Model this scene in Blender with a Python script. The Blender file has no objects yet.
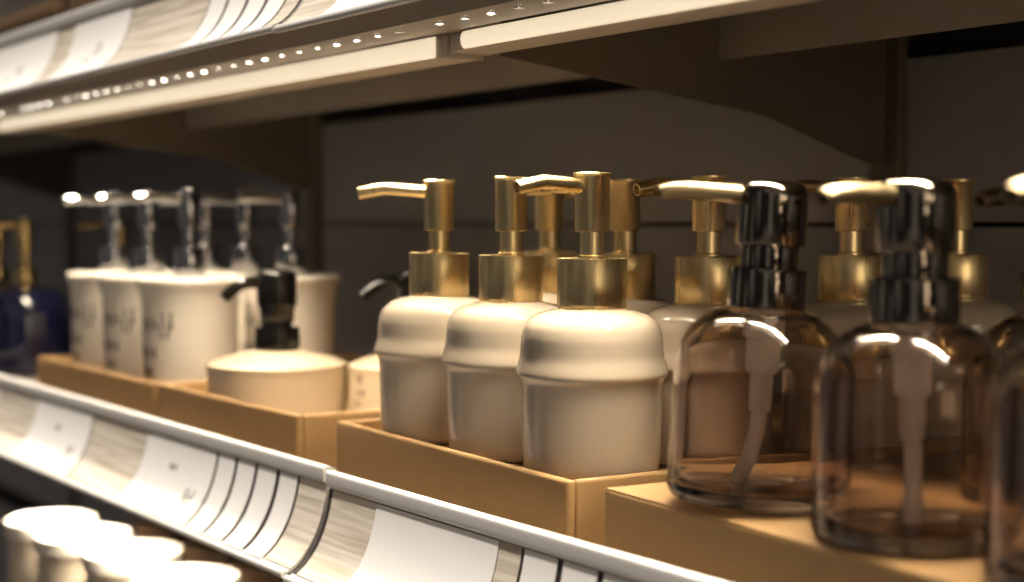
import bpy, bmesh, math, random
from mathutils import Vector, Matrix
R = math.radians
scene = bpy.context.scene
COL = scene.collection
PI = math.pi

# ------------------------------------------------------------------ camera
cam_data = bpy.data.cameras.new('camera')
cam = bpy.data.objects.new('camera', cam_data)
COL.objects.link(cam)
cam.location = (0.0, 0.0, 0.170)
YAW, PITCH = R(34.44), R(2.54)
fwd = Vector((-math.cos(YAW) * math.cos(PITCH), math.sin(YAW) * math.cos(PITCH), -math.sin(PITCH)))
cam.rotation_euler = fwd.to_track_quat('-Z', 'Y').to_euler()
cam_data.sensor_width = 36.0
cam_data.lens = 1534.0 / 1024.0 * 36.0
cam_data.clip_start = 0.02
cam_data.clip_end = 30.0
cam_data.dof.use_dof = True
cam_data.dof.focus_distance = 0.895
cam_data.dof.aperture_fstop = 4.3
cam_data.dof.aperture_blades = 0
scene.camera = cam

# ------------------------------------------------------------------ world, store lights, exposure
world = bpy.data.worlds.new('world')
scene.world = world
world.use_nodes = True
wn, wl = world.node_tree.nodes, world.node_tree.links
bg = wn['Background']
bg.inputs['Color'].default_value = (1.0, 0.90, 0.80, 1)
# the dim store around the shelf: soft patches of lit goods and dark gaps
w_tc = wn.new('ShaderNodeTexCoord')
w_mp = wn.new('ShaderNodeMapping')
w_mp.inputs['Scale'].default_value = (2.2, 2.2, 0.25)
w_tx = wn.new('ShaderNodeTexNoise')
w_tx.inputs['Scale'].default_value = 1.6
w_tx.inputs['Detail'].default_value = 0.0
w_mr = wn.new('ShaderNodeMapRange')
w_mr.inputs['From Min'].default_value = 0.52
w_mr.inputs['From Max'].default_value = 0.72
w_mr.inputs['To Min'].default_value = 0.028
w_mr.inputs['To Max'].default_value = 0.27
wl.new(w_tc.outputs['Generated'], w_mp.inputs['Vector'])
wl.new(w_mp.outputs['Vector'], w_tx.inputs['Vector'])
wl.new(w_tx.outputs['Fac'], w_mr.inputs['Value'])
wl.new(w_mr.outputs['Result'], bg.inputs['Strength'])

def area_light(name, loc, target, sx, sy, power, color, spread=180.0, parent=None):
    ld = bpy.data.lights.new(name, 'AREA')
    ld.shape = 'RECTANGLE'
    ld.size, ld.size_y = sx, sy
    ld.energy = power
    ld.color = color
    ld.spread = R(spread)
    o = bpy.data.objects.new(name, ld)
    COL.objects.link(o)
    d = Vector(target) - Vector(loc)
    o.rotation_euler = d.to_track_quat('-Z', 'Y').to_euler()
    o.location = loc
    if parent:
        o.parent = parent
    return o

CEIL = (1.0, 0.91, 0.80)
area_light('ceiling_light', (-0.9, -0.25, 4.6), (-0.9, 0.36, 0.0), 3.2, 0.22, 405.0, CEIL)
area_light('aisle_light', (2.2, 0.02, 0.55), (-0.6, 0.56, 0.1), 1.0, 1.5, 12.0, (1.0, 0.80, 0.56))
LED_POWER = 4.4
LED_COLOR = (1.0, 0.845, 0.62)

vs = scene.view_settings
scene.display_settings.display_device = 'sRGB'
vs.view_transform = 'Standard'
vs.look = 'None'
vs.gamma = 1.0
vs.use_curve_mapping = False
vs.exposure = 0.0
scene.cycles.transparent_max_bounces = 32
scene.cycles.max_bounces = 12
scene.cycles.glossy_bounces = 6

# ------------------------------------------------------------------ materials
def new_mat(name):
    m = bpy.data.materials.new(name)
    m.use_nodes = True
    return m, m.node_tree.nodes, m.node_tree.links, m.node_tree.nodes['Principled BSDF']

def plain(name, color, rough=0.5, metal=0.0, coat=0.0, emit=None, strength=0.0, noise=0.0, nscale=(60, 60, 60),
          bump=0.0, rough_noise=0.0, spec=0.5):
    m, n, l, p = new_mat(name)
    p.inputs['Base Color'].default_value = (*color, 1)
    p.inputs['Roughness'].default_value = rough
    p.inputs['Metallic'].default_value = metal
    p.inputs['Coat Weight'].default_value = coat
    p.inputs['Coat Roughness'].default_value = 0.06
    p.inputs['Specular IOR Level'].default_value = spec
    if emit:
        p.inputs['Emission Color'].default_value = (*emit, 1)
        p.inputs['Emission Strength'].default_value = strength
    if noise or bump or rough_noise:
        tc = n.new('ShaderNodeTexCoord')
        mp = n.new('ShaderNodeMapping')
        mp.inputs['Scale'].default_value = nscale
        tx = n.new('ShaderNodeTexNoise')
        tx.inputs['Scale'].default_value = 1.0
        tx.inputs['Detail'].default_value = 5.0
        l.new(tc.outputs['Object'], mp.inputs['Vector'])
        l.new(mp.outputs['Vector'], tx.inputs['Vector'])
        if noise:
            mix = n.new('ShaderNodeMix')
            mix.data_type = 'RGBA'
            mix.inputs['A'].default_value = (*[c * (1 - noise) for c in color], 1)
            mix.inputs['B'].default_value = (*[min(1, c * (1 + noise)) for c in color], 1)
            l.new(tx.outputs['Fac'], mix.inputs['Factor'])
            l.new(mix.outputs['Result'], p.inputs['Base Color'])
        if rough_noise:
            mr = n.new('ShaderNodeMapRange')
            mr.inputs['To Min'].default_value = max(0, rough - rough_noise)
            mr.inputs['To Max'].default_value = rough + rough_noise
            l.new(tx.outputs['Fac'], mr.inputs['Value'])
            l.new(mr.outputs['Result'], p.inputs['Roughness'])
        if bump:
            b = n.new('ShaderNodeBump')
            b.inputs['Strength'].default_value = bump
            b.inputs['Distance'].default_value = 0.001
            l.new(tx.outputs['Fac'], b.inputs['Height'])
            l.new(b.outputs['Normal'], p.inputs['Normal'])
    return m

def glass(name, tint):
    m, n, l, p = new_mat(name)
    p.inputs['Base Color'].default_value = (*tint, 1)
    p.inputs['Transmission Weight'].default_value = 1.0
    p.inputs['Roughness'].default_value = 0.015
    p.inputs['IOR'].default_value = 1.47
    return m

def wood_print(name):
    m, n, l, p = new_mat(name)
    tc = n.new('ShaderNodeTexCoord')
    mp = n.new('ShaderNodeMapping')
    mp.inputs['Scale'].default_value = (9, 260, 260)
    tx = n.new('ShaderNodeTexNoise')
    tx.inputs['Scale'].default_value = 1.0
    tx.inputs['Detail'].default_value = 4.0
    tx.inputs['Distortion'].default_value = 0.6
    cr = n.new('ShaderNodeValToRGB')
    e = cr.color_ramp.elements
    e[0].position, e[0].color = 0.34, (0.50, 0.42, 0.33, 1)
    e[1].position, e[1].color = 0.60, (0.74, 0.67, 0.57, 1)
    l.new(tc.outputs['Object'], mp.inputs['Vector'])
    l.new(mp.outputs['Vector'], tx.inputs['Vector'])
    l.new(tx.outputs['Fac'], cr.inputs['Fac'])
    l.new(cr.outputs['Color'], p.inputs['Base Color'])
    p.inputs['Roughness'].default_value = 0.45
    return m

M = {}
M['wall'] = plain('wall_panel', (0.31, 0.307, 0.325), 0.6, noise=0.06, nscale=(6, 6, 6))
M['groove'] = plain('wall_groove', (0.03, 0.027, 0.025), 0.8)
M['sheet'] = plain('painted_sheet_metal', (0.30, 0.265, 0.23), 0.45, noise=0.05, nscale=(20, 20, 20))
M['bracket'] = plain('bracket_metal', (0.145, 0.11, 0.075), 0.5, noise=0.08, nscale=(20, 20, 20))
M['floor'] = plain('floor_vinyl', (0.12, 0.10, 0.085), 0.5, noise=0.1, nscale=(5, 5, 5))
M['rail'] = plain('white_plastic', (0.66, 0.64, 0.615), 0.45)
M['backing'] = plain('dark_backing', (0.035, 0.028, 0.024), 0.6)
M['paper'] = plain('label_paper', (0.88, 0.85, 0.815), 0.55, noise=0.02, nscale=(30, 30, 30))
M['woodprint'] = wood_print('wood_print')
M['ink'] = plain('grey_ink', (0.20, 0.18, 0.165), 0.7)
M['brown_ink'] = plain('brown_ink', (0.10, 0.055, 0.03), 0.7)
M['dark_ink'] = plain('dark_ink', (0.035, 0.03, 0.03), 0.6)
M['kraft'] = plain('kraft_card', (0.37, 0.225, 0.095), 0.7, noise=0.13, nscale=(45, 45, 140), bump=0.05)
M['ceramic'] = plain('beige_glaze', (0.60, 0.515, 0.41), 0.15, coat=0.6, rough_noise=0.04, nscale=(30, 30, 30), noise=0.04)
M['brass'] = plain('brushed_brass', (0.93, 0.73, 0.39), 0.29, 1.0, rough_noise=0.06, nscale=(500, 500, 10), bump=0.02)
nt = M['brass'].node_tree                          # turned parts: brushed around their axis
tg = nt.nodes.new('ShaderNodeTangent')
tg.direction_type = 'RADIAL'
tg.axis = 'Z'
pb_ = nt.nodes['Principled BSDF']
pb_.inputs['Anisotropic'].default_value = 0.75
nt.links.new(tg.outputs['Tangent'], pb_.inputs['Tangent'])
M['gold'] = plain('polished_gold', (0.80, 0.60, 0.28), 0.18, 1.0)
M['gunmetal'] = plain('gunmetal_chrome', (0.24, 0.21, 0.175), 0.10, 1.0)
M['bronze'] = plain('satin_bronze', (0.26, 0.205, 0.12), 0.36, 1.0)
M['chrome'] = plain('chrome', (0.52, 0.53, 0.56), 0.10, 1.0)
M['white_ceramic'] = plain('cream_white_glaze', (0.86, 0.80, 0.71), 0.22, coat=0.5)
M['cream'] = plain('cream_glaze', (0.66, 0.55, 0.40), 0.24, coat=0.5, noise=0.04, nscale=(25, 25, 25))
M['black'] = plain('black_plastic', (0.006, 0.0055, 0.005), 0.16, spec=0.35)
M['navy'] = plain('navy_glaze', (0.006, 0.008, 0.030), 0.12, coat=0.7)
M['pump_plastic'] = plain('milky_plastic', (0.92, 0.88, 0.85), 0.4)
M['tube'] = plain('milky_tube', (0.90, 0.84, 0.80), 0.35)
M['glass'] = glass('smoky_brown_glass', (0.82, 0.725, 0.65))
for k in ('pump_plastic', 'tube'):                 # milky plastic lets light through
    nt = M[k].node_tree
    tl = nt.nodes.new('ShaderNodeBsdfTranslucent')
    tl.inputs['Color'].default_value = (0.95, 0.88, 0.80, 1)
    ms = nt.nodes.new('ShaderNodeMixShader')
    ms.inputs['Fac'].default_value = 0.45
    nt.links.new(nt.nodes['Principled BSDF'].outputs['BSDF'], ms.inputs[1])
    nt.links.new(tl.outputs['BSDF'], ms.inputs[2])
    nt.links.new(ms.outputs['Shader'], nt.nodes['Material Output'].inputs['Surface'])
M['lid'] = plain('white_lid', (0.84, 0.80, 0.74), 0.4)
M['canister'] = plain('cream_canister', (0.62, 0.54, 0.44), 0.35, coat=0.3)
M['amber'] = plain('brown_glazed_jar', (0.085, 0.05, 0.028), 0.3)
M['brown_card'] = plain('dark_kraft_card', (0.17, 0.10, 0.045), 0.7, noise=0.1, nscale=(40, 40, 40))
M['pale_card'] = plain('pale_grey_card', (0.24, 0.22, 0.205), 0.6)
M['diffuser'] = plain('led_diffuser', (0.9, 0.86, 0.78), 0.4, emit=(1.0, 0.83, 0.58), strength=0.75)
M['glint'] = plain('glint_glow', (1, 1, 1), 0.4, emit=(1.0, 0.93, 0.8), strength=14.0)  # glow standing in for bright glints at the perforations
M['housing'] = plain('light_bar_housing', (0.55, 0.47, 0.38), 0.4)

# ------------------------------------------------------------------ mesh helpers
def finish(name, bm, mat, parent=None, loc=(0, 0, 0), smooth=True, sharp=35.0):
    bmesh.ops.recalc_face_normals(bm, faces=bm.faces)
    me = bpy.data.meshes.new(name)
    bm.to_mesh(me)
    bm.free()
    if smooth:
        for p in me.polygons:
            p.use_smooth = True
        me.set_sharp_from_angle(angle=R(sharp))
    me.materials.append(mat)
    o = bpy.data.objects.new(name, me)
    COL.objects.link(o)
    o.location = loc
    if parent:
        o.parent = parent
    return o

def empty(name, loc, rotz=0.0):
    o = bpy.data.objects.new(name, None)
    o.empty_display_size = 0.02
    COL.objects.link(o)
    o.location = loc
    o.rotation_euler = (0, 0, rotz)
    return o

def tag(o, label, category, group=None):
    o['label'] = label
    o['category'] = category
    if group:
        o['group'] = group
    return o

def structure(o):
    o['kind'] = 'structure'
    return o

def lathe(profile, segs=64, bm=None):
    """profile: list of (r, z); r==0 closes on the axis"""
    bm = bm or bmesh.new()
    rings = []
    for r, z in profile:
        if r < 1e-6:
            rings.append([bm.verts.new((0, 0, z))])
        else:
            rings.append([bm.verts.new((r * math.cos(2 * PI * i / segs), r * math.sin(2 * PI * i / segs), z)) for i in range(segs)])
    for a, b in zip(rings, rings[1:]):
        for i in range(segs):
            j = (i + 1) % segs
            if len(a) == 1 and len(b) == 1:
                continue
            if len(a) == 1:
                bm.faces.new((a[0], b[i], b[j]))
            elif len(b) == 1:
                bm.faces.new((a[i], a[j], b[0]))
            else:
                bm.faces.new((a[i], a[j], b[j], b[i]))
    return bm

def smooth_profile(pts, sub=6):
    """Catmull-Rom through (r,z) points"""
    out = []
    n = len(pts)
    for i in range(n - 1):
        p0, p1, p2, p3 = pts[max(i - 1, 0)], pts[i], pts[i + 1], pts[min(i + 2, n - 1)]
        for k in range(sub):
            t = k / sub
            out.append(tuple(0.5 * (2 * p1[a] + (p2[a] - p0[a]) * t + (2 * p0[a] - 5 * p1[a] + 4 * p2[a] - p3[a]) * t * t
                                    + (3 * p1[a] - p0[a] - 3 * p2[a] + p3[a]) * t ** 3) for a in (0, 1)))
    out.append(pts[-1])
    return [(max(r, 0), z) for r, z in out]

def cyl_profile(r, z0, z1, bev=0.0008, r_top=None, bottom=True):
    rt = r if r_top is None else r_top
    p = [(0, z0)] if bottom else []
    p += [(r - bev, z0), (r - bev * 0.3, z0 + bev * 0.3), (r, z0 + bev), (rt, z1 - bev), (rt - bev * 0.3, z1 - bev * 0.3), (rt - bev, z1), (0, z1)]
    return p

def tube(path, radii, segs=20, hole=True, flat=1.0, bm=None):
    """round tube along a path lying in the YZ plane; the last end can be hollow"""
    bm = bm or bmesh.new()
    path = [Vector(p) for p in path]
    rings = []
    for i, p in enumerate(path):
        a, b = path[max(i - 1, 0)], path[min(i + 1, len(path) - 1)]
        t = (b - a).normalized()
        u = Vector((1, 0, 0))
        if abs(t.dot(u)) > 0.95:
            u = Vector((0, 1, 0))
        v = t.cross(u).normalized()
        u = v.cross(t).normalized()
        r = radii[i]
        rings.append([bm.verts.new(p + u * (r * math.cos(2 * PI * k / segs)) + v * (r * flat * math.sin(2 * PI * k / segs))) for k in range(segs)])
    if hole:
        t = (path[-1] - path[-2]).normalized()
        for rr, off in ((0.66, 0.0), (0.62, -0.006)):
            c = path[-1] + t * off
            rings.append([bm.verts.new(c + (v0.co - path[-1]) * rr) for v0 in rings[len(path) - 1]])
    for a, b in zip(rings, rings[1:]):
        for k in range(segs):
            j = (k + 1) % segs
            bm.faces.new((a[k], a[j], b[j], b[k]))
    bm.faces.new(list(reversed(rings[0])))
    bm.faces.new(rings[-1])
    return bm

def box(x0, x1, y0, y1, z0, z1, bev=0.0, bm=None, segs=3):
    bm = bm or bmesh.new()
    r = bmesh.ops.create_cube(bm, size=1.0, matrix=Matrix.Translation(((x0 + x1) / 2, (y0 + y1) / 2, (z0 + z1) / 2)) @ Matrix.Diagonal((x1 - x0, y1 - y0, z1 - z0, 1)))
    if bev:
        es = list({e for v in r['verts'] for e in v.link_edges})
        bmesh.ops.bevel(bm, geom=es, offset=bev, segments=segs, profile=0.5, affect='EDGES')
    return bm

def extrude_x(profile, x0, x1, bm=None, closed=True):
    """profile: list of (y,z); extruded from x0 to x1"""
    bm = bm or bmesh.new()
    a = [bm.verts.new((x0, y, z)) for y, z in profile]
    b = [bm.verts.new((x1, y, z)) for y, z in profile]
    n = len(profile)
    for i in range(n if closed else n - 1):
        j = (i + 1) % n
        bm.faces.new((a[i], a[j], b[j], b[i]))
    if closed:
        bm.faces.new(a)
        bm.faces.new(list(reversed(b)))
    return bm

def prism_x(outline, x0, x1, bev=0.0):
    return extrude_x(outline, x0, x1)

def copy_tree(o, parent=None):
    c = o.copy()
    COL.objects.link(c)
    if parent:
        c.parent = parent
    for ch in list(o.children):
        copy_tree(ch, c)
    return c

# x runs along the shelf (left is negative), y goes into the shelf, z up; main shelf deck at z = 0
PITCH_Z = 0.347
DECK = -0.012          # the deck lies a little below the rail top
WALL_Y = 0.905
BAYS = {'right': (-0.8049, 0.15), 'mid': (-1.7588, -0.8051), 'left': (-2.7128, -1.7592), 'far': (-3.67, -2.7132)}

# ------------------------------------------------------------------ back wall, uprights, floor
def wall_back():
    bm = bmesh.new()
    for z0, z1 in ((-0.9, -0.405), (-0.365, -0.1795), (-0.1765, -0.058), (-0.018, 0.167), (0.1705, 0.294), (0.334, 0.514), (0.517, 0.9)):  # wide gaps shaped in for the dark line of shade under the flanges
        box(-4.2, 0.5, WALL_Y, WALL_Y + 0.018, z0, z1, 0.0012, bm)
    structure(finish('wall_back', bm, M['wall']))
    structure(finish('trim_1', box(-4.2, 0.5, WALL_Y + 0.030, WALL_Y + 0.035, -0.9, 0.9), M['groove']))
wall_back()
for i, x in enumerate((-0.805, -1.759, -2.713)):
    bm = bmesh.new()
    box(x - 0.014, x + 0.014, WALL_Y - 0.010, WALL_Y - 0.0005, -0.9, 0.9, 0.001, bm)
    structure(finish('trim_%d' % (i + 2), bm, M['bracket']))
structure(finish('floor', box(-4.2, 0.5, -1.2, WALL_Y + 0.03, -0.92, -0.902), M['floor']))

# ------------------------------------------------------------------ metal shelves
CH_Y0, CH_Y1, CH_Z = 0.466, 0.5050, -0.059      # front channel, relative to the deck
def perforated_strip(bm, x0, x1, y0, y1, z, pitch=0.0275, r=0.0034):
    n = int((x1 - x0) / pitch)
    yc = 0.4835
    S = 12
    h = pitch / 2
    start = x0 + ((x1 - x0) - n * pitch) / 2
    def quad(a, b, c, d):
        bm.faces.new([bm.verts.new((*p, z)) for p in (a, b, c, d)])
    quad((x0, y0), (start, y0), (start, y1), (x0, y1))
    quad((start + n * pitch, y0), (x1, y0), (x1, y1), (start + n * pitch, y1))
    xs = []
    for k in range(n):
        xc = start + (k + 0.5) * pitch
        xs.append(xc)
        quad((xc - h, y0), (xc + h, y0), (xc + h, yc - 0.008), (xc - h, yc - 0.008))
        quad((xc - h, yc + 0.008), (xc + h, yc + 0.008), (xc + h, y1), (xc - h, y1))
        ins = [bm.verts.new((xc + r * math.cos(2 * PI * i / S), yc + r * 0.95 * math.sin(2 * PI * i / S), z)) for i in range(S)]
        wall = [bm.verts.new((v.co.x, v.co.y, z + 0.0003)) for v in ins]
        outs = []
        for i in range(S):
            a = 2 * PI * i / S
            c, s = math.cos(a), math.sin(a)
            m = max(abs(c) / h, abs(s) / 0.008)
            outs.append(bm.verts.new((xc + c / m, yc + s / m, z)))
        for i in range(S):
            j = (i + 1) % S
            bm.faces.new((ins[i], outs[i], outs[j], ins[j]))
            bm.faces.new((ins[i], ins[j], wall[j], wall[i]))
    return xs, yc

BRACKET = [(0.5425, 0.2745 - 0.347), (0.560, 0.2725 - 0.347), (0.661, 0.260 - 0.347), (0.769, 0.247 - 0.347), (0.885, 0.2125 - 0.347), (0.893, 0.2125 - 0.347),
           (0.893, -0.016), (0.560, -0.016), (0.560, -0.046), (0.5425, -0.046)]
def shelf(bay, level, label, perforated=False):
    x0, x1 = BAYS[bay]
    z = level
    t = empty('metal_shelf', ((x0 + x1) / 2, 0.47, z))
    L = (x1 - x0) / 2
    def part(name, bm, mat):
        o = finish(name, bm, mat, t, (0, -0.47, 0))
        return o
    part('deck', box(-L, L, 0.468, 0.9045, DECK - 0.0025, DECK), M['sheet'])
    bm = bmesh.new()
    box(-L, L, CH_Y0, CH_Y0 + 0.0015, CH_Z, DECK - 0.0025, 0, bm)
    if perforated:
        xs, yc = perforated_strip(bm, -L, L, CH_Y0 + 0.0015, CH_Y1, CH_Z)
    else:
        box(-L, L, CH_Y0 + 0.0015, CH_Y1, CH_Z, CH_Z + 0.001, 0, bm)
    box(-L, L, CH_Y1, CH_Y1 + 0.0015, CH_Z, CH_Z + 0.02, 0, bm)
    part('front_channel', bm, M['sheet'])
    if perforated:
        rnd = random.Random(4)
        cb = bmesh.new()
        box(-L + 0.01, L - 0.01, yc - 0.006, yc + 0.006, CH_Z + 0.0031, CH_Z + 0.0045, 0, cb)
        part('glint_backing', cb, M['housing'])  # strip added behind the glowing dots
        glint = None
        for x in xs:  # glowing dots added to make the bright glints at the holes
            d = rnd.choice((0.0, 0.0002, 0.0006, 0.0010, 0.0003))
            if glint is None:
                glint = finish('hole_glint', lathe([(0, 0), (0.0013, 0.0001), (0.0019, 0.0006), (0.0019, 0.0030), (0, 0.0030)], 12), M['glint'], t)
                c = glint
            else:
                c = glint.copy()
                COL.objects.link(c)
            c.location = (x, yc - 0.47, CH_Z - 0.0005 + d)
    part('rear_flange', box(-L, L, 0.7245, 0.7262, -0.064, DECK - 0.003, 0.0006), M['sheet'])
    bm = extrude_x(BRACKET, -L + 0.0005, -L + 0.0028)
    br = part('bracket', bm, M['bracket'])
    for (yy, zz) in ((0.872, -0.082), (0.872, -0.03)):
        b2 = lathe(cyl_profile(0.0045, 0, 0.002, 0.0006), 16)
        b2.transform(Matrix.Translation((-L + 0.0028, yy, zz)) @ Matrix.Rotation(PI / 2, 4, 'Y'))
        finish('screw', b2, M['bracket'], br)
    tag(t, label, 'shelf')
    return t
shelf('mid', PITCH_Z, 'painted metal shelf above the cream and white dispensers, middle of the upper level', True)
shelf('right', PITCH_Z, 'painted metal shelf above the glass dispensers, right end of the upper level', True)
shelf('left', PITCH_Z, 'painted metal shelf above the navy dispensers, left end of the upper level')
shelf('mid', 0.0, 'metal shelf carrying the trays of white and cream dispensers')
shelf('right', 0.0, 'metal shelf carrying the carton of smoky glass dispensers')
shelf('mid', 2 * PITCH_Z, 'topmost metal shelf, above the picture, over the kraft boxes at top left')  # added out of view to keep ceiling light off the boxes
shelf('far', PITCH_Z, 'painted metal shelf at the far left end of the upper level, in deep shade')  # added to stop ceiling light reaching the far left wall
shelf('left', 0.0, 'metal shelf carrying the navy blue dispensers at far left')
shelf('mid', -PITCH_Z, 'lowest metal shelf carrying the white lidded canisters')

# ------------------------------------------------------------------ light bars under the shelves
def light_bar(x0, x1, z, h, label, power, tilt=0.0):
    """h: height of the housing, which hangs just behind the perforated channel"""
    t = empty('light_bar', ((x0 + x1) / 2, 0.527, z))
    L = (x1 - x0) / 2
    finish('housing', box(-L, L, -0.0150, 0.013, 0.0, h, 0.0012), M['housing'], t)
    prof = []
    for i in range(11):
        a = -PI / 2 + PI * i / 10
        prof.append((-0.0150 - 0.0036 * math.cos(a), h / 2 + 0.0003 + (h / 2 - 0.0006) * math.sin(a)))
    finish('diffuser', extrude_x(prof, -L + 0.014, L - 0.010), M['diffuser'], t)
    for sx in (-1, 1):
        finish('end_cap', box(sx * (L + 0.001) - 0.0012, sx * (L + 0.001) + 0.0012, -0.0156, 0.0135, -0.0004, h, 0.0005), M['housing'], t)
    lm = area_light('lamp', (0, 0.003, -0.0006), (0, 0.003 - math.tan(R(tilt)), -1.0), 2 * L - 0.04, 0.018, power, LED_COLOR, 98.0)
    lm.parent = t
    tag(t, label, 'light', 'light bars under the shelves')
    return t
light_bar(-1.79, -0.822, 0.2735, 0.0145, 'glowing light bar under the upper shelf above the cream and white dispensers', LED_POWER * 0.91, -9.0)
light_bar(-0.8115, -0.18, 0.2760, 0.0120, 'light bar under the upper shelf above the glass dispensers, at top centre right', LED_POWER * 0.635 * 1.55, 20.0)
light_bar(-1.79, -0.822, 0.2735 - PITCH_Z, 0.0145, 'light bar hidden under the middle shelf above the white lidded canisters', LED_POWER * 1.6)

# ------------------------------------------------------------------ price rails
FACE = [(0.4635, 0.0005), (0.4622, -0.008), (0.4597, -0.018), (0.4557, -0.029), (0.4498, -0.0395), (0.4420, -0.0485), (0.4330, -0.0550)]
def face_point(t):
    n = len(FACE) - 1
    f = min(max(t, 0), 0.99999) * n
    i = int(f); k = f - i
    p0, p1, p2, p3 = FACE[max(i - 1, 0)], FACE[i], FACE[i + 1], FACE[min(i + 2, n)]
    pos = tuple(0.5 * (2 * p1[a] + (p2[a] - p0[a]) * k + (2 * p0[a] - 5 * p1[a] + 4 * p2[a] - p3[a]) * k * k + (3 * p1[a] - p0[a] - 3 * p2[a] + p3[a]) * k ** 3) for a in (0, 1))
    d = tuple(0.5 * ((p2[a] - p0[a]) + 2 * k * (2 * p0[a] - 5 * p1[a] + 4 * p2[a] - p3[a]) + 3 * k * k * (3 * p1[a] - p0[a] - 3 * p2[a] + p3[a])) for a in (0, 1))
    ln = math.hypot(*d)
    nrm = (d[1] / ln, -d[0] / ln)      # points to the aisle and up
    return pos, nrm

def face_strip(x0, x1, t0, t1, off, thick=0.0004, n=14, bm=None):
    prof_o, prof_i = [], []
    for i in range(n + 1):
        (y, z), (ny, nz) = face_point(t0 + (t1 - t0) * i / n)
        prof_o.append((y + ny * (off + thick), z + nz * (off + thick)))
        prof_i.append((y + ny * off, z + nz * off))
    return extrude_x(prof_o + prof_i[::-1], x0, x1, bm)

def rail(x0, x1, z, label, inserts, dz=0.0):
    t = empty('price_rail', ((x0 + x1) / 2, 0.45, z + dz))
    off = Vector((-(x0 + x1) / 2, -0.45, 0))
    bm = face_strip(x0, x1, 0, 1, -0.0020, 0.0020)
    # top bead
    prof = []
    for i in range(24):
        a = 2 * PI * (i + 0.5) / 24
        ca, sa = math.cos(a), math.sin(a)
        prof.append((0.4642 + 0.0036 * math.copysign(abs(ca) ** 0.45, ca), 0.0058 + 0.0053 * math.copysign(abs(sa) ** 0.45, sa)))
    extrude_x(prof, x0, x1, bm)
    # bottom bead
    prof = []
    for i in range(16):
        a = 2 * PI * i / 16
        prof.append((0.4318 + 0.0022 * math.cos(a), -0.0560 + 0.0026 * math.sin(a)))
    extrude_x(prof, x0, x1, bm)
    o = finish('channel', bm, M['rail'], t, off)
    o = finish('backing', face_strip(x0 + 0.001, x1 - 0.001, 0.03, 0.93, 0.0001, 0.0003), M['backing'], t, off)
    for a, b in inserts:
        finish('wood_insert', face_strip(a, b, 0.035, 0.93, 0.0005, 0.0003), M['woodprint'], t, off)
    tag(t, label, 'price rail')
    return t

def squiggle_marks(seed, n_chars, h, w):
    """unreadable strokes the size of small print: polylines in (u, v)"""
    rnd = random.Random(seed)
    out = []
    for c in range(n_chars):
        u0 = c * w * 1.25
        pts = [(u0 + w * rnd.uniform(0.05, 0.95), h * v) for v in (0.0, 0.3, 0.55, 0.8, 1.0)]
        out.append(pts)
        if rnd.random() < 0.7:
            out.append([(u0 + 0.1 * w, h * 0.5), (u0 + 0.9 * w, h * rnd.uniform(0.35, 0.65))])
    return out

def label(s0, s1, z, dz, text, wide=False, marks=None, group=None):
    x0, x1 = -s0, -s1
    xc = (x0 + x1) / 2
    (yc, zc), _ = face_point(0.5)
    o = finish('price_label', face_strip(x0 - xc, x1 - xc, 0.035, 0.955, 0.0009, 0.0004), M['paper'], None, (xc, 0, z + dz))
    me = o.data
    me.transform(Matrix.Translation((0, -yc, -zc)))
    o.location = (xc, yc, z + dz + zc)
    if marks:
        bm = bmesh.new()
        for (fx, ft, n, h, w, seed) in marks:
            for pl in squiggle_marks(seed, n, h, w):
                for (u0, v0), (u1, v1) in zip(pl, pl[1:]):
                    vs_ = []
                    du, dv = u1 - u0, v1 - v0
                    ln = math.hypot(du, dv) or 1
                    px, pv = -dv / ln * 0.0009, du / ln * 0.0009
                    for u, v in ((u0 + px, v0 + pv), (u1 + px, v1 + pv), (u1 - px, v1 - pv), (u0 - px, v0 - pv)):
                        tt = ft - v / 0.062
                        (y, zz), (ny, nz) = face_point(tt)
                        vs_.append(bm.verts.new((x0 - xc + fx * (x1 - x0) + u, y + ny * 0.0015 - yc, zz + nz * 0.0015 - zc)))
                    bm.faces.new(vs_)
        finish('print', bm, M['ink'], o)
    tag(o, text, 'label', group)
    return o

def s_top(px, y=0.463):
    return (1859 * y / (px + 540) - 0.565 * y) / 0.825
LOW1 = [(s_top(a), s_top(b)) for a, b in ((-70, -30), (-2, 37), (93, 146), (299, 326))]
rail(-2.30, -0.889, 0.0, 'long white price rail on the middle shelf edge, left of the rail joint', [(-a, -b) for a, b in LOW1])
LOW2 = [(s_top(a), s_top(b)) for a, b in ((332, 376), (500, 522), (756, 1200))]
rail(-0.886, 0.10, 0.0, 'white price rail on the middle shelf edge, right of the rail joint', [(-a, -b) for a, b in LOW2], -0.0022)
def s_up(px):
    return s_top(px - 4, 0.438)
UP1 = [(s_up(a), s_up(b)) for a, b in ((40, 56), (111, 188), (271.5, 286))]
rail(-2.30, -0.897, PITCH_Z, 'long price rail on the upper shelf edge at top left', [(-a, -b) for a, b in UP1], 0.003)
UP2 = [(s_up(a), s_up(b)) for a, b in ((290, 330),)]
rail(-0.894, 0.10, PITCH_Z, 'price rail on the upper shelf edge, right of the joint at top centre', [(-a, -b) for a, b in UP2], 0.0018)

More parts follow.
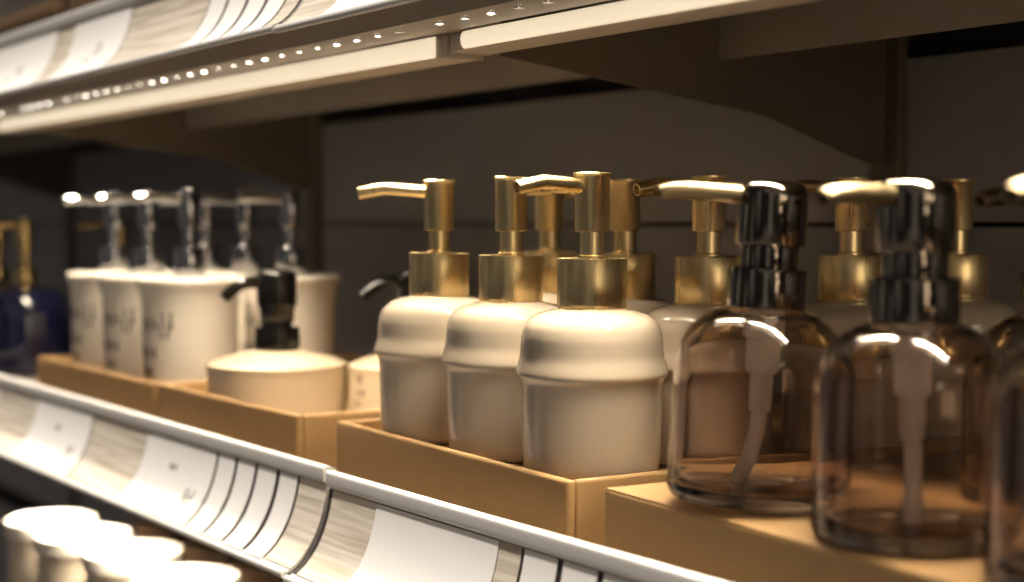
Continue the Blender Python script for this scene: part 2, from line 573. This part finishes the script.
wide_marks = lambda sd: [(0.74, 0.74, 3, 0.0115, 0.0050, sd), (0.42, 0.42, 4, 0.004, 0.003, sd + 1)]
label(s_top(-30), s_top(-2), 0, 0, 'white price label at far left end of the lower rail, cut by the frame', True, None, 'wide price labels')
label(s_top(37), s_top(92), 0, 0, 'wide white price label below the white dispensers with small grey print', True, wide_marks(3), 'wide price labels')
label(s_top(147), s_top(216), 0, 0, 'wide white price label below the cream dispenser, before the narrow labels', True, wide_marks(7), 'wide price labels')
ords = ('first', 'second', 'third', 'fourth', 'fifth')
for i, (a, b) in enumerate(((218.6, 234.6), (237.8, 254.4), (257.8, 275.8), (279.8, 297))):
    label(s_top(a), s_top(b), 0, 0, 'narrow white label, %s from the left of four below the cream dispenser tray' % ords[i], False, None, 'narrow labels on the lower left rail')
label(s_top(376.5), s_top(499.5), 0, -0.0022, 'widest blank white price label below the beige ceramic dispensers', True, None, 'wide price labels')
for i, (a, b) in enumerate(((526, 559), (565, 599.3), (605.8, 645), (652, 696), (703, 752))):
    label(s_top(a), s_top(b), 0, -0.0022, 'narrow white label, %s from the left below the glass dispenser carton' % ords[i], False, None, 'narrow labels on the lower right rail')
up_marks = lambda sd: [(0.55, 0.66, 2, 0.012, 0.006, sd), (0.45, 0.74, 3, 0.004, 0.003, sd + 1)]
label(s_up(-25), s_up(39.5), PITCH_Z, 0.003, 'wide white price label at the far left of the upper rail', True, up_marks(11), 'upper wide price labels')
label(s_up(56.5), s_up(110.5), PITCH_Z, 0.003, 'wide white price label with grey print, second on the upper rail', True, up_marks(15), 'upper wide price labels')
for i, (a, b) in enumerate(((190, 206.7), (209.6, 227.4), (230.9, 248.4), (252.1, 270))):
    label(s_up(a), s_up(b), PITCH_Z, 0.003, 'narrow white label, %s from the left of four on the upper rail' % ords[i], False, None, 'narrow labels on the upper rail')
label(s_up(331), s_up(420), PITCH_Z, 0.0018, 'white price label right of the wood strip at the top of the picture', True, None, 'upper wide price labels')

# ------------------------------------------------------------------ cardboard trays and cartons
def tray(corner, length, depth, height, floor_z, rot, label, thick=0.0058):
    """corner: the front right corner; the tray runs to -x and +y from it in its own axes"""
    t = empty('display_tray', (corner[0], corner[1], DECK + 0.0003), rot)
    height -= DECK
    floor_z -= DECK
    finish('front_wall', box(-length, 0, 0, thick, 0, height, 0.0021), M['kraft'], t)
    finish('back_wall', box(-length, 0, depth - thick, depth, 0, height, 0.0021), M['kraft'], t)
    finish('side_wall', box(-thick, -0.0001, thick, depth - thick, 0, height - 0.0003, 0.0021), M['kraft'], t)
    finish('side_wall', box(-length + 0.0001, -length + thick, thick, depth - thick, 0, height - 0.0003, 0.0021), M['kraft'], t)
    finish('base', box(-length + thick, -thick, thick, depth - thick, floor_z - 0.003, floor_z), M['kraft'], t)
    tag(t, label, 'tray', 'open cardboard display trays')
    return t
TROT = R(-3.1)
tray((-0.669, 0.4955), 0.300, 0.398, 0.0290, 0.0195, TROT, 'cardboard tray holding the beige ceramic dispensers, slightly askew')
tray((-1.011, 0.502), 0.273, 0.285, 0.0290, 0.0025, 0, 'cardboard tray holding the squat cream dispensers with black pumps')
tray((-1.2885, 0.500), 0.327, 0.30, 0.0290, 0.0025, 0, 'cardboard tray holding the white dispensers with chrome pumps')
def carton(corner, length, depth, height, rot, label):
    t = empty('display_carton', (corner[0], corner[1], DECK + 0.0003), rot)
    height -= DECK
    b = finish('box_body', box(0, length, 0, depth, 0, height - 0.001, 0.0012), M['kraft'], t)
    finish('lid_flap', box(0.0006, length / 2 - 0.0004, 0.0006, depth - 0.0006, height - 0.001, height + 0.0002, 0.0004), M['kraft'], t)
    finish('lid_flap', box(length / 2 + 0.0004, length - 0.0006, 0.0006, depth - 0.0006, height - 0.001, height + 0.0002, 0.0004), M['kraft'], t)
    tag(t, label, 'box')
    return t
carton((-0.642, 0.500), 0.34, 0.268, 0.0285, R(-5.0), 'closed flat kraft carton on which the smoky glass dispensers stand')

# ------------------------------------------------------------------ pump dispensers
def nozzle_round(length, r, z, start=0.006, rise=0.0022, drop=0.0014, bend=0.66):
    p = [(0, -start, z), (0, -(start + 0.004), z + 0.0002), (0, -length * bend + 0.0012, z + rise - 0.0001), (0, -length * bend - 0.0012, z + rise - 0.0001), (0, -length + 0.001, z - drop + 0.0002), (0, -length, z - drop)]
    return tube(p, [r, r, r * 0.98, r * 0.98, r * 0.93, r * 0.9], 24)

def ceramic_dispenser():
    t = empty('ceramic_dispenser', (0, 0, 0))
    pts = [(0.0, 0.0), (0.030, 0.0), (0.0365, 0.0012), (0.0398, 0.0055), (0.0408, 0.012), (0.0413, 0.0275), (0.0415, 0.045), (0.0417, 0.0520),
           (0.0426, 0.0572), (0.0447, 0.0602), (0.0451, 0.0622), (0.0444, 0.0655), (0.0428, 0.0715), (0.0422, 0.078), (0.0415, 0.084),
           (0.0392, 0.0908), (0.0338, 0.0958), (0.026, 0.0985), (0.0205, 0.0995)]
    prof = [(0, 0.0)] + smooth_profile(pts[1:], 5) + [(0.0195, 0.101), (0, 0.101)]
    finish('bottle', lathe(prof, 96), M['ceramic'], t, sharp=60)
    finish('collar', lathe(cyl_profile(0.0207, 0.0998, 0.1292, 0.0007) , 64), M['brass'], t)
    st = [(0, 0.128), (0.0085, 0.128), (0.0085, 0.1305), (0.0073, 0.1312), (0.0073, 0.148), (0, 0.148)]
    finish('pump_stem', lathe(st, 40), M['brass'], t)
    hp = [(0, 0.1445), (0.0093, 0.1445), (0.0101, 0.1450), (0.0103, 0.1458), (0.0103, 0.1768), (0.0107, 0.1774), (0.0112, 0.1780), (0.0112, 0.1789), (0.0108, 0.1793), (0.0098, 0.1793), (0.0094, 0.1786), (0, 0.1786)]
    h = finish('pump_head', lathe(hp, 56), M['brass'], t)
    finish('nozzle', nozzle_round(0.0555, 0.0044, 0.1712), M['brass'], h)
    return t

def glass_dispenser():
    t = empty('glass_dispenser', (0, 0, 0))
    out = [(0.0379, 0.0000), (0.0416, 0.0010), (0.0437, 0.0040), (0.0442, 0.0090), (0.0442, 0.0300), (0.0441, 0.0560), (0.0439, 0.0660), (0.0426, 0.0755), (0.0391, 0.0845), (0.0335, 0.0915), (0.0268, 0.0962), (0.0208, 0.0990), (0.0175, 0.1010), (0.0165, 0.1040)]
    outer = smooth_profile(out, 6)
    inn = [(0.0145, 0.1040), (0.0158, 0.0990), (0.0198, 0.0955), (0.0258, 0.0930), (0.0318, 0.0888), (0.0370, 0.0825), (0.0404, 0.0742), (0.0415, 0.0655), (0.0417, 0.0560), (0.0417, 0.0300), (0.0415, 0.0160), (0.0395, 0.0095), (0.0326, 0.0068), (0.0150, 0.0062)]
    inner = smooth_profile(inn, 6)
    prof = [(0, 0.0018), (0.030, 0.0012)] + outer + inner + [(0, 0.0062)]
    finish('bottle', lathe(prof, 96), M['glass'], t, sharp=70)
    finish('collar', lathe(cyl_profile(0.0198, 0.0995, 0.1200, 0.0012), 64), M['gunmetal'], t)
    finish('pump_neck', lathe(cyl_profile(0.0148, 0.1195, 0.134, 0.0006), 48), M['gunmetal'], t)
    hp = [(0, 0.1315), (0.0172, 0.1315), (0.0178, 0.1322), (0.0176, 0.1570), (0.0171, 0.1602), (0.0155, 0.1628), (0.0120, 0.1642), (0.006, 0.1648), (0, 0.1650)]
    h = finish('pump_head', lathe(hp, 64), M['gunmetal'], t, sharp=50)
    z = 0.1568
    p = [(0, -0.012, z), (0, -0.020, z + 0.0002), (0, -0.040, z + 0.0006), (0, -0.050, z), (0, -0.0555, z - 0.0014), (0, -0.057, z - 0.002)]
    finish('nozzle', tube(p, [0.0052, 0.0050, 0.0046, 0.0044, 0.0042, 0.0040], 24), M['bronze'], h)
    pb = [(0, 0.100), (0.0098, 0.100), (0.0098, 0.0860), (0.0090, 0.0845), (0.0086, 0.0842), (0.0084, 0.0685), (0.0076, 0.0660), (0.0058, 0.0652), (0.0056, 0.0470), (0.0050, 0.0460), (0, 0.0460)]
    finish('pump_body', lathe(pb, 40), M['pump_plastic'], t)
    tp = [(0, 0, 0.050), (-0.0002, -0.0008, 0.036), (-0.0022, -0.0030, 0.022), (-0.0062, -0.0075, 0.0075)]
    finish('dip_tube', tube(tp, [0.0040] * 4, 20), M['tube'], t)
    for c in list(t.children) + [h.children[0]]:
        c.data.transform(Matrix.Diagonal((1, 1, 0.974, 1)))
    return t

def squat_dispenser():
    t = empty('squat_dispenser', (0, 0, 0))
    pts = [(0.052, 0.0), (0.0565, 0.0014), (0.0585, 0.006), (0.0588, 0.020), (0.0586, 0.040), (0.0592, 0.0455), (0.0580, 0.0485), (0.050, 0.0515), (0.035, 0.0560), (0.0215, 0.0588), (0.018, 0.0594)]
    prof = [(0, 0.0)] + smooth_profile(pts, 5) + [(0, 0.0600)]
    finish('bottle', lathe(prof, 96), M['cream'], t, sharp=60)
    finish('collar', lathe(cyl_profile(0.0192, 0.0590, 0.0790, 0.0014), 48), M['black'], t)
    nk = [(0, 0.077), (0.0135, 0.077), (0.0135, 0.0835), (0, 0.0835)]
    finish('pump_neck', lathe(nk, 40), M['black'], t)
    hp = [(0, 0.0825), (0.0138, 0.0825), (0.0146, 0.0832), (0.0148, 0.094), (0.0166, 0.0975), (0.0170, 0.100), (0.0170, 0.1210), (0.0163, 0.1242), (0.0130, 0.1268), (0.006, 0.1275), (0, 0.1275)]
    h = finish('pump_head', lathe(hp, 48), M['black'], t, sharp=50)
    z = 0.1160
    p = [(0, -0.012, z), (0, -0.020, z + 0.0014), (0, -0.029, z + 0.0006), (0, -0.035, z - 0.0022), (0, -0.043, z - 0.0085), (0, -0.047, z - 0.0118)]
    finish('nozzle', tube(p, [0.0058, 0.0056, 0.0054, 0.0052, 0.0050, 0.0048], 24), M['black'], h)
    return t

def wrap_marks(rows, r_of, mat, name, parent):
    """print on a round body: rows of (angle, z, chars, height, width, seed), centred on the side facing -y"""
    bm = bmesh.new()
    for ang, z, n, h, w, seed in rows:
        for pl in squiggle_marks(seed, n, h, w):
            for (u0, v0), (u1, v1) in zip(pl, pl[1:]):
                du, dv = u1 - u0, v1 - v0
                ln = math.hypot(du, dv) or 1
                k = min(0.0011, h * 0.11)
                px, pv = -dv / ln * k, du / ln * k
                vv = []
                for u, v in ((u0 + px, v0 + pv), (u1 + px, v1 + pv), (u1 - px, v1 - pv), (u0 - px, v0 - pv)):
                    r = r_of(z + v) + 0.0004
                    a = R(ang) + u / r
                    vv.append(bm.verts.new((r * math.sin(a), -r * math.cos(a), z + v)))
                bm.faces.new(vv)
    return finish(name, bm, mat, parent)

def white_dispenser():
    t = empty('white_dispenser', (0, 0, 0))
    pts = [(0.036, 0.0), (0.0395, 0.0012), (0.0415, 0.005), (0.0428, 0.020), (0.0436, 0.050), (0.0440, 0.080), (0.0448, 0.094), (0.0462, 0.103), (0.0480, 0.109), (0.0486, 0.1125), (0.0478, 0.1150), (0.0455, 0.1160), (0.035, 0.1166), (0.018, 0.1172)]
    prof = [(0, 0.0)] + smooth_profile(pts, 5) + [(0, 0.1176)]
    b = finish('bottle', lathe(prof, 80), M['white_ceramic'], t, sharp=60)
    wrap_marks([(-6, 0.068, 4, 0.012, 0.0052, 21), (25, 0.061, 2, 0.024, 0.0075, 5), (-8, 0.043, 4, 0.010, 0.0052, 9), (0, 0.026, 3, 0.009, 0.0045, 13)], lambda z: 0.0440, M['dark_ink'], 'print', b)
    finish('collar', lathe(cyl_profile(0.0148, 0.1170, 0.1440, 0.0020), 48), M['chrome'], t)
    finish('pump_stem', lathe(cyl_profile(0.0058, 0.1425, 0.164, 0.0004), 32), M['chrome'], t)
    h = finish('pump_head', lathe(cyl_profile(0.0096, 0.1610, 0.1990, 0.0016), 40), M['chrome'], t)
    finish('nozzle', nozzle_round(0.052, 0.0046, 0.1900, rise=0.0008, drop=0.0008), M['chrome'], h)
    return t

def navy_dispenser():
    t = empty('navy_dispenser', (0, 0, 0))
    pts = [(0.046, 0.0), (0.052, 0.0016), (0.0548, 0.007), (0.0552, 0.020), (0.0550, 0.062), (0.0535, 0.078), (0.048, 0.091), (0.038, 0.0995), (0.026, 0.1035), (0.015, 0.105)]
    prof = [(0, 0.0)] + smooth_profile(pts, 5) + [(0, 0.106)]
    finish('bottle', lathe(prof, 80), M['navy'], t, sharp=60)
    finish('collar', lathe(cyl_profile(0.0135, 0.105, 0.127, 0.0012), 40), M['gold'], t)
    finish('pump_stem', lathe(cyl_profile(0.0062, 0.1265, 0.150, 0.0004), 32), M['gold'], t)
    h = finish('pump_head', lathe(cyl_profile(0.0098, 0.147, 0.187, 0.0014), 40), M['gold'], t)
    finish('nozzle', nozzle_round(0.052, 0.0044, 0.178), M['gold'], h)
    return t

def place(proto, state, x, y, z, rz, label, category, group):
    o = proto if not state['used'] else copy_tree(proto)
    state['used'] = True
    o.location = (x, y, z)
    o.rotation_euler = (0, 0, R(rz))
    tag(o, label, category, group)
    return o

st = {'used': False}
proto = ceramic_dispenser()
G = 'beige ceramic dispensers with brass pumps'
ZB = 0.0202
for x, y, rz, lb in (
    (-0.718, 0.5495, 2, 'beige ceramic dispenser with brass pump, nearest, at the front right tray corner'),
    (-0.811, 0.5555, 168, 'beige ceramic dispenser with brass pump, between the other two in the front row'),
    (-0.9026, 0.5580, -30, 'beige ceramic dispenser with brass pump, leftmost of the front row, nozzle pointing left'),
    (-0.7195, 0.6420, -3, 'beige ceramic dispenser with brass pump just left of the first glass bottle'),
    (-0.810, 0.6475, 175, 'beige ceramic dispenser whose brass pump shows right behind the nearest beige one'),
    (-0.9015, 0.6510, 170, 'beige ceramic dispenser whose brass pump shows between the two front row pumps on the right'),
    (-0.6965, 0.7440, -5, 'beige ceramic dispenser whose brass pump stands between the two black glass bottle pumps'),
    (-0.6890, 0.8390, 15, 'beige ceramic dispenser in deep shade, rearmost, right of the second glass bottle pump'),
):
    place(proto, st, x, y, ZB, rz, lb, 'soap dispenser', G)

st = {'used': False}
proto = glass_dispenser()
G = 'smoky glass dispensers on the carton'
ZG = 0.0293
for x, y, rz, lb in (
    (-0.5640, 0.5345, -28, 'smoky brown glass dispenser, left of the two whole ones, milky tube slanting left'),
    (-0.4585, 0.5300, 0, 'smoky brown glass dispenser, right of the two whole ones, milky tube hanging straight'),
    (-0.3560, 0.5200, 0, 'smoky glass dispenser cut off by the right edge of the picture'),
    (-0.4620, 0.6400, -4, 'smoky glass dispenser in the second row seen between the right glass bottles'),
):
    o = place(proto, st, x, y, ZG, rz, lb, 'soap dispenser', G)
    for c in o.children:
        if c.name.startswith('dip_tube'):
            c.rotation_euler = (0, 0, R(33 if rz == -28 else 84))
    if lb.startswith('smoky brown glass dispenser, left'):     # it leans on the uneven carton flaps
        lean = Matrix.Rotation(R(3.2), 3, Vector((-0.825, 0.565, 0)))
        rm = lean @ Matrix.Rotation(R(rz), 3, 'Z')
        o.rotation_euler = rm.to_euler()
        o.location.z += 0.0402 * math.sin(R(3.2)) - 0.0008

st = {'used': False}
proto = squat_dispenser()
G = 'squat cream dispensers with black pumps'
place(proto, st, -1.186, 0.571, 0.0032, -4, 'squat round cream dispenser with black pump at the front of its tray', 'soap dispenser', G)
o = place(proto, st, -1.113, 0.667, 0.0032, -24, 'squat cream dispenser with black pump half hidden behind the leftmost beige bottle', 'soap dispenser', G)
wrap_marks([(22, 0.024, 3, 0.006, 0.004, 33), (21, 0.034, 2, 0.008, 0.005, 35), (20, 0.015, 2, 0.005, 0.004, 38)], lambda z: 0.0588, M['brown_ink'], 'print', [c for c in o.children if c.name.startswith('bottle')][0])

st = {'used': False}
proto = white_dispenser()
G = 'white dispensers with chrome pumps'
for x, y, rz, lb in (
    (-1.352, 0.562, 0, 'white dispenser with chrome pump and dark print, nearest of the front row'),
    (-1.4505, 0.560, 4, 'white dispenser with chrome pump, middle of the front row of three'),
    (-1.5485, 0.5605, -3, 'white dispenser with chrome pump, farthest left of the front row'),
    (-1.350, 0.665, -10, 'white dispenser with chrome pump behind the black pump of the squat dispenser'),
    (-1.450, 0.664, 5, 'white dispenser with chrome pump, middle of the back row'),
    (-1.549, 0.663, 0, 'white dispenser with chrome pump, left end of the back row'),
):
    place(proto, st, x, y, 0.0032, rz, lb, 'soap dispenser', G)

st = {'used': False}
proto = navy_dispenser()
G = 'navy blue dispensers with gold pumps'
for x, y, rz, lb in (
    (-1.858, 0.562, 0, 'navy blue dispenser with gold pump nearest the white dispensers'),
    (-1.972, 0.562, 0, 'navy blue dispenser with gold pump, cut by the left edge of the picture'),
    (-1.858, 0.680, 0, 'navy blue dispenser in the back row beside the white dispensers'),
):
    place(proto, st, x, y, DECK + 0.0003, rz, lb, 'soap dispenser', G)

# ------------------------------------------------------------------ canisters on the lowest shelf
def canister():
    t = empty('canister', (0, 0, 0))
    pts = [(0.041, 0.0), (0.0445, 0.0015), (0.0470, 0.006), (0.0470, 0.090), (0.0470, 0.180), (0.046, 0.184), (0.045, 0.185)]
    finish('jar', lathe([(0, 0)] + smooth_profile(pts, 4) + [(0, 0.185)], 64), M['canister'], t, sharp=60)
    lp = [(0, 0.1845), (0.0490, 0.1845), (0.0500, 0.1855), (0.0500, 0.1975), (0.0490, 0.2000), (0.0465, 0.2010), (0, 0.2010)]
    finish('lid', lathe(lp, 64), M['lid'], t)
    return t
st = {'used': False}
proto = canister()
for i, (x, y, lb) in enumerate((
    (-1.690, 0.536, 'cream canister with bright white lid, farthest left on the lowest shelf'),
    (-1.588, 0.538, 'cream canister with bright white lid, second from left on the lowest shelf'),
    (-1.478, 0.551, 'cream canister with bright white lid, third from left on the lowest shelf'),
    (-1.340, 0.551, 'cream canister with bright white lid nearest the price rail at the bottom edge'),
)):
    place(proto, st, x, y, -PITCH_Z + DECK + 0.0003, 0, lb, 'canister', 'white lidded canisters on the lowest shelf')

def brown_jar():
    t = empty('amber_jar', (0, 0, 0))
    pts = [(0.046, 0.0), (0.0495, 0.0015), (0.0510, 0.006), (0.0510, 0.150), (0.0490, 0.160), (0.044, 0.164)]
    finish('jar', lathe([(0, 0)] + smooth_profile(pts, 4) + [(0, 0.165)], 56), M['amber'], t, sharp=60)
    finish('lid', lathe(cyl_profile(0.0465, 0.1645, 0.186, 0.0015), 56), M['amber'], t)
    return t
st = {'used': False}
proto = brown_jar()
for x, y, lb in ((-1.66, 0.672, 'brown jar in shade behind the farthest white lidded canisters'),
                 (-1.53, 0.675, 'brown jar in shade, middle one behind the white lidded canisters'),
                 (-1.40, 0.672, 'brown jar in shade behind the nearest white lidded canisters')):
    place(proto, st, x, y, -PITCH_Z + DECK + 0.0003, 0, lb, 'jar', 'brown jars behind the canisters')

# ------------------------------------------------------------------ boxes on the upper shelf
def stock_box(x0, x1, y0, y1, z, h, mat, label):
    t = empty('stock_box', ((x0 + x1) / 2, (y0 + y1) / 2, z))
    a, b = (x1 - x0) / 2, (y1 - y0) / 2
    finish('box_body', box(-a, a, -b, b, 0, h, 0.0015), mat, t)
    finish('box_lid', box(-a - 0.0015, a + 0.0015, -b - 0.0015, b + 0.0015, h - 0.012, h + 0.0015, 0.0008), mat, t)
    tag(t, label, 'box')
    return t
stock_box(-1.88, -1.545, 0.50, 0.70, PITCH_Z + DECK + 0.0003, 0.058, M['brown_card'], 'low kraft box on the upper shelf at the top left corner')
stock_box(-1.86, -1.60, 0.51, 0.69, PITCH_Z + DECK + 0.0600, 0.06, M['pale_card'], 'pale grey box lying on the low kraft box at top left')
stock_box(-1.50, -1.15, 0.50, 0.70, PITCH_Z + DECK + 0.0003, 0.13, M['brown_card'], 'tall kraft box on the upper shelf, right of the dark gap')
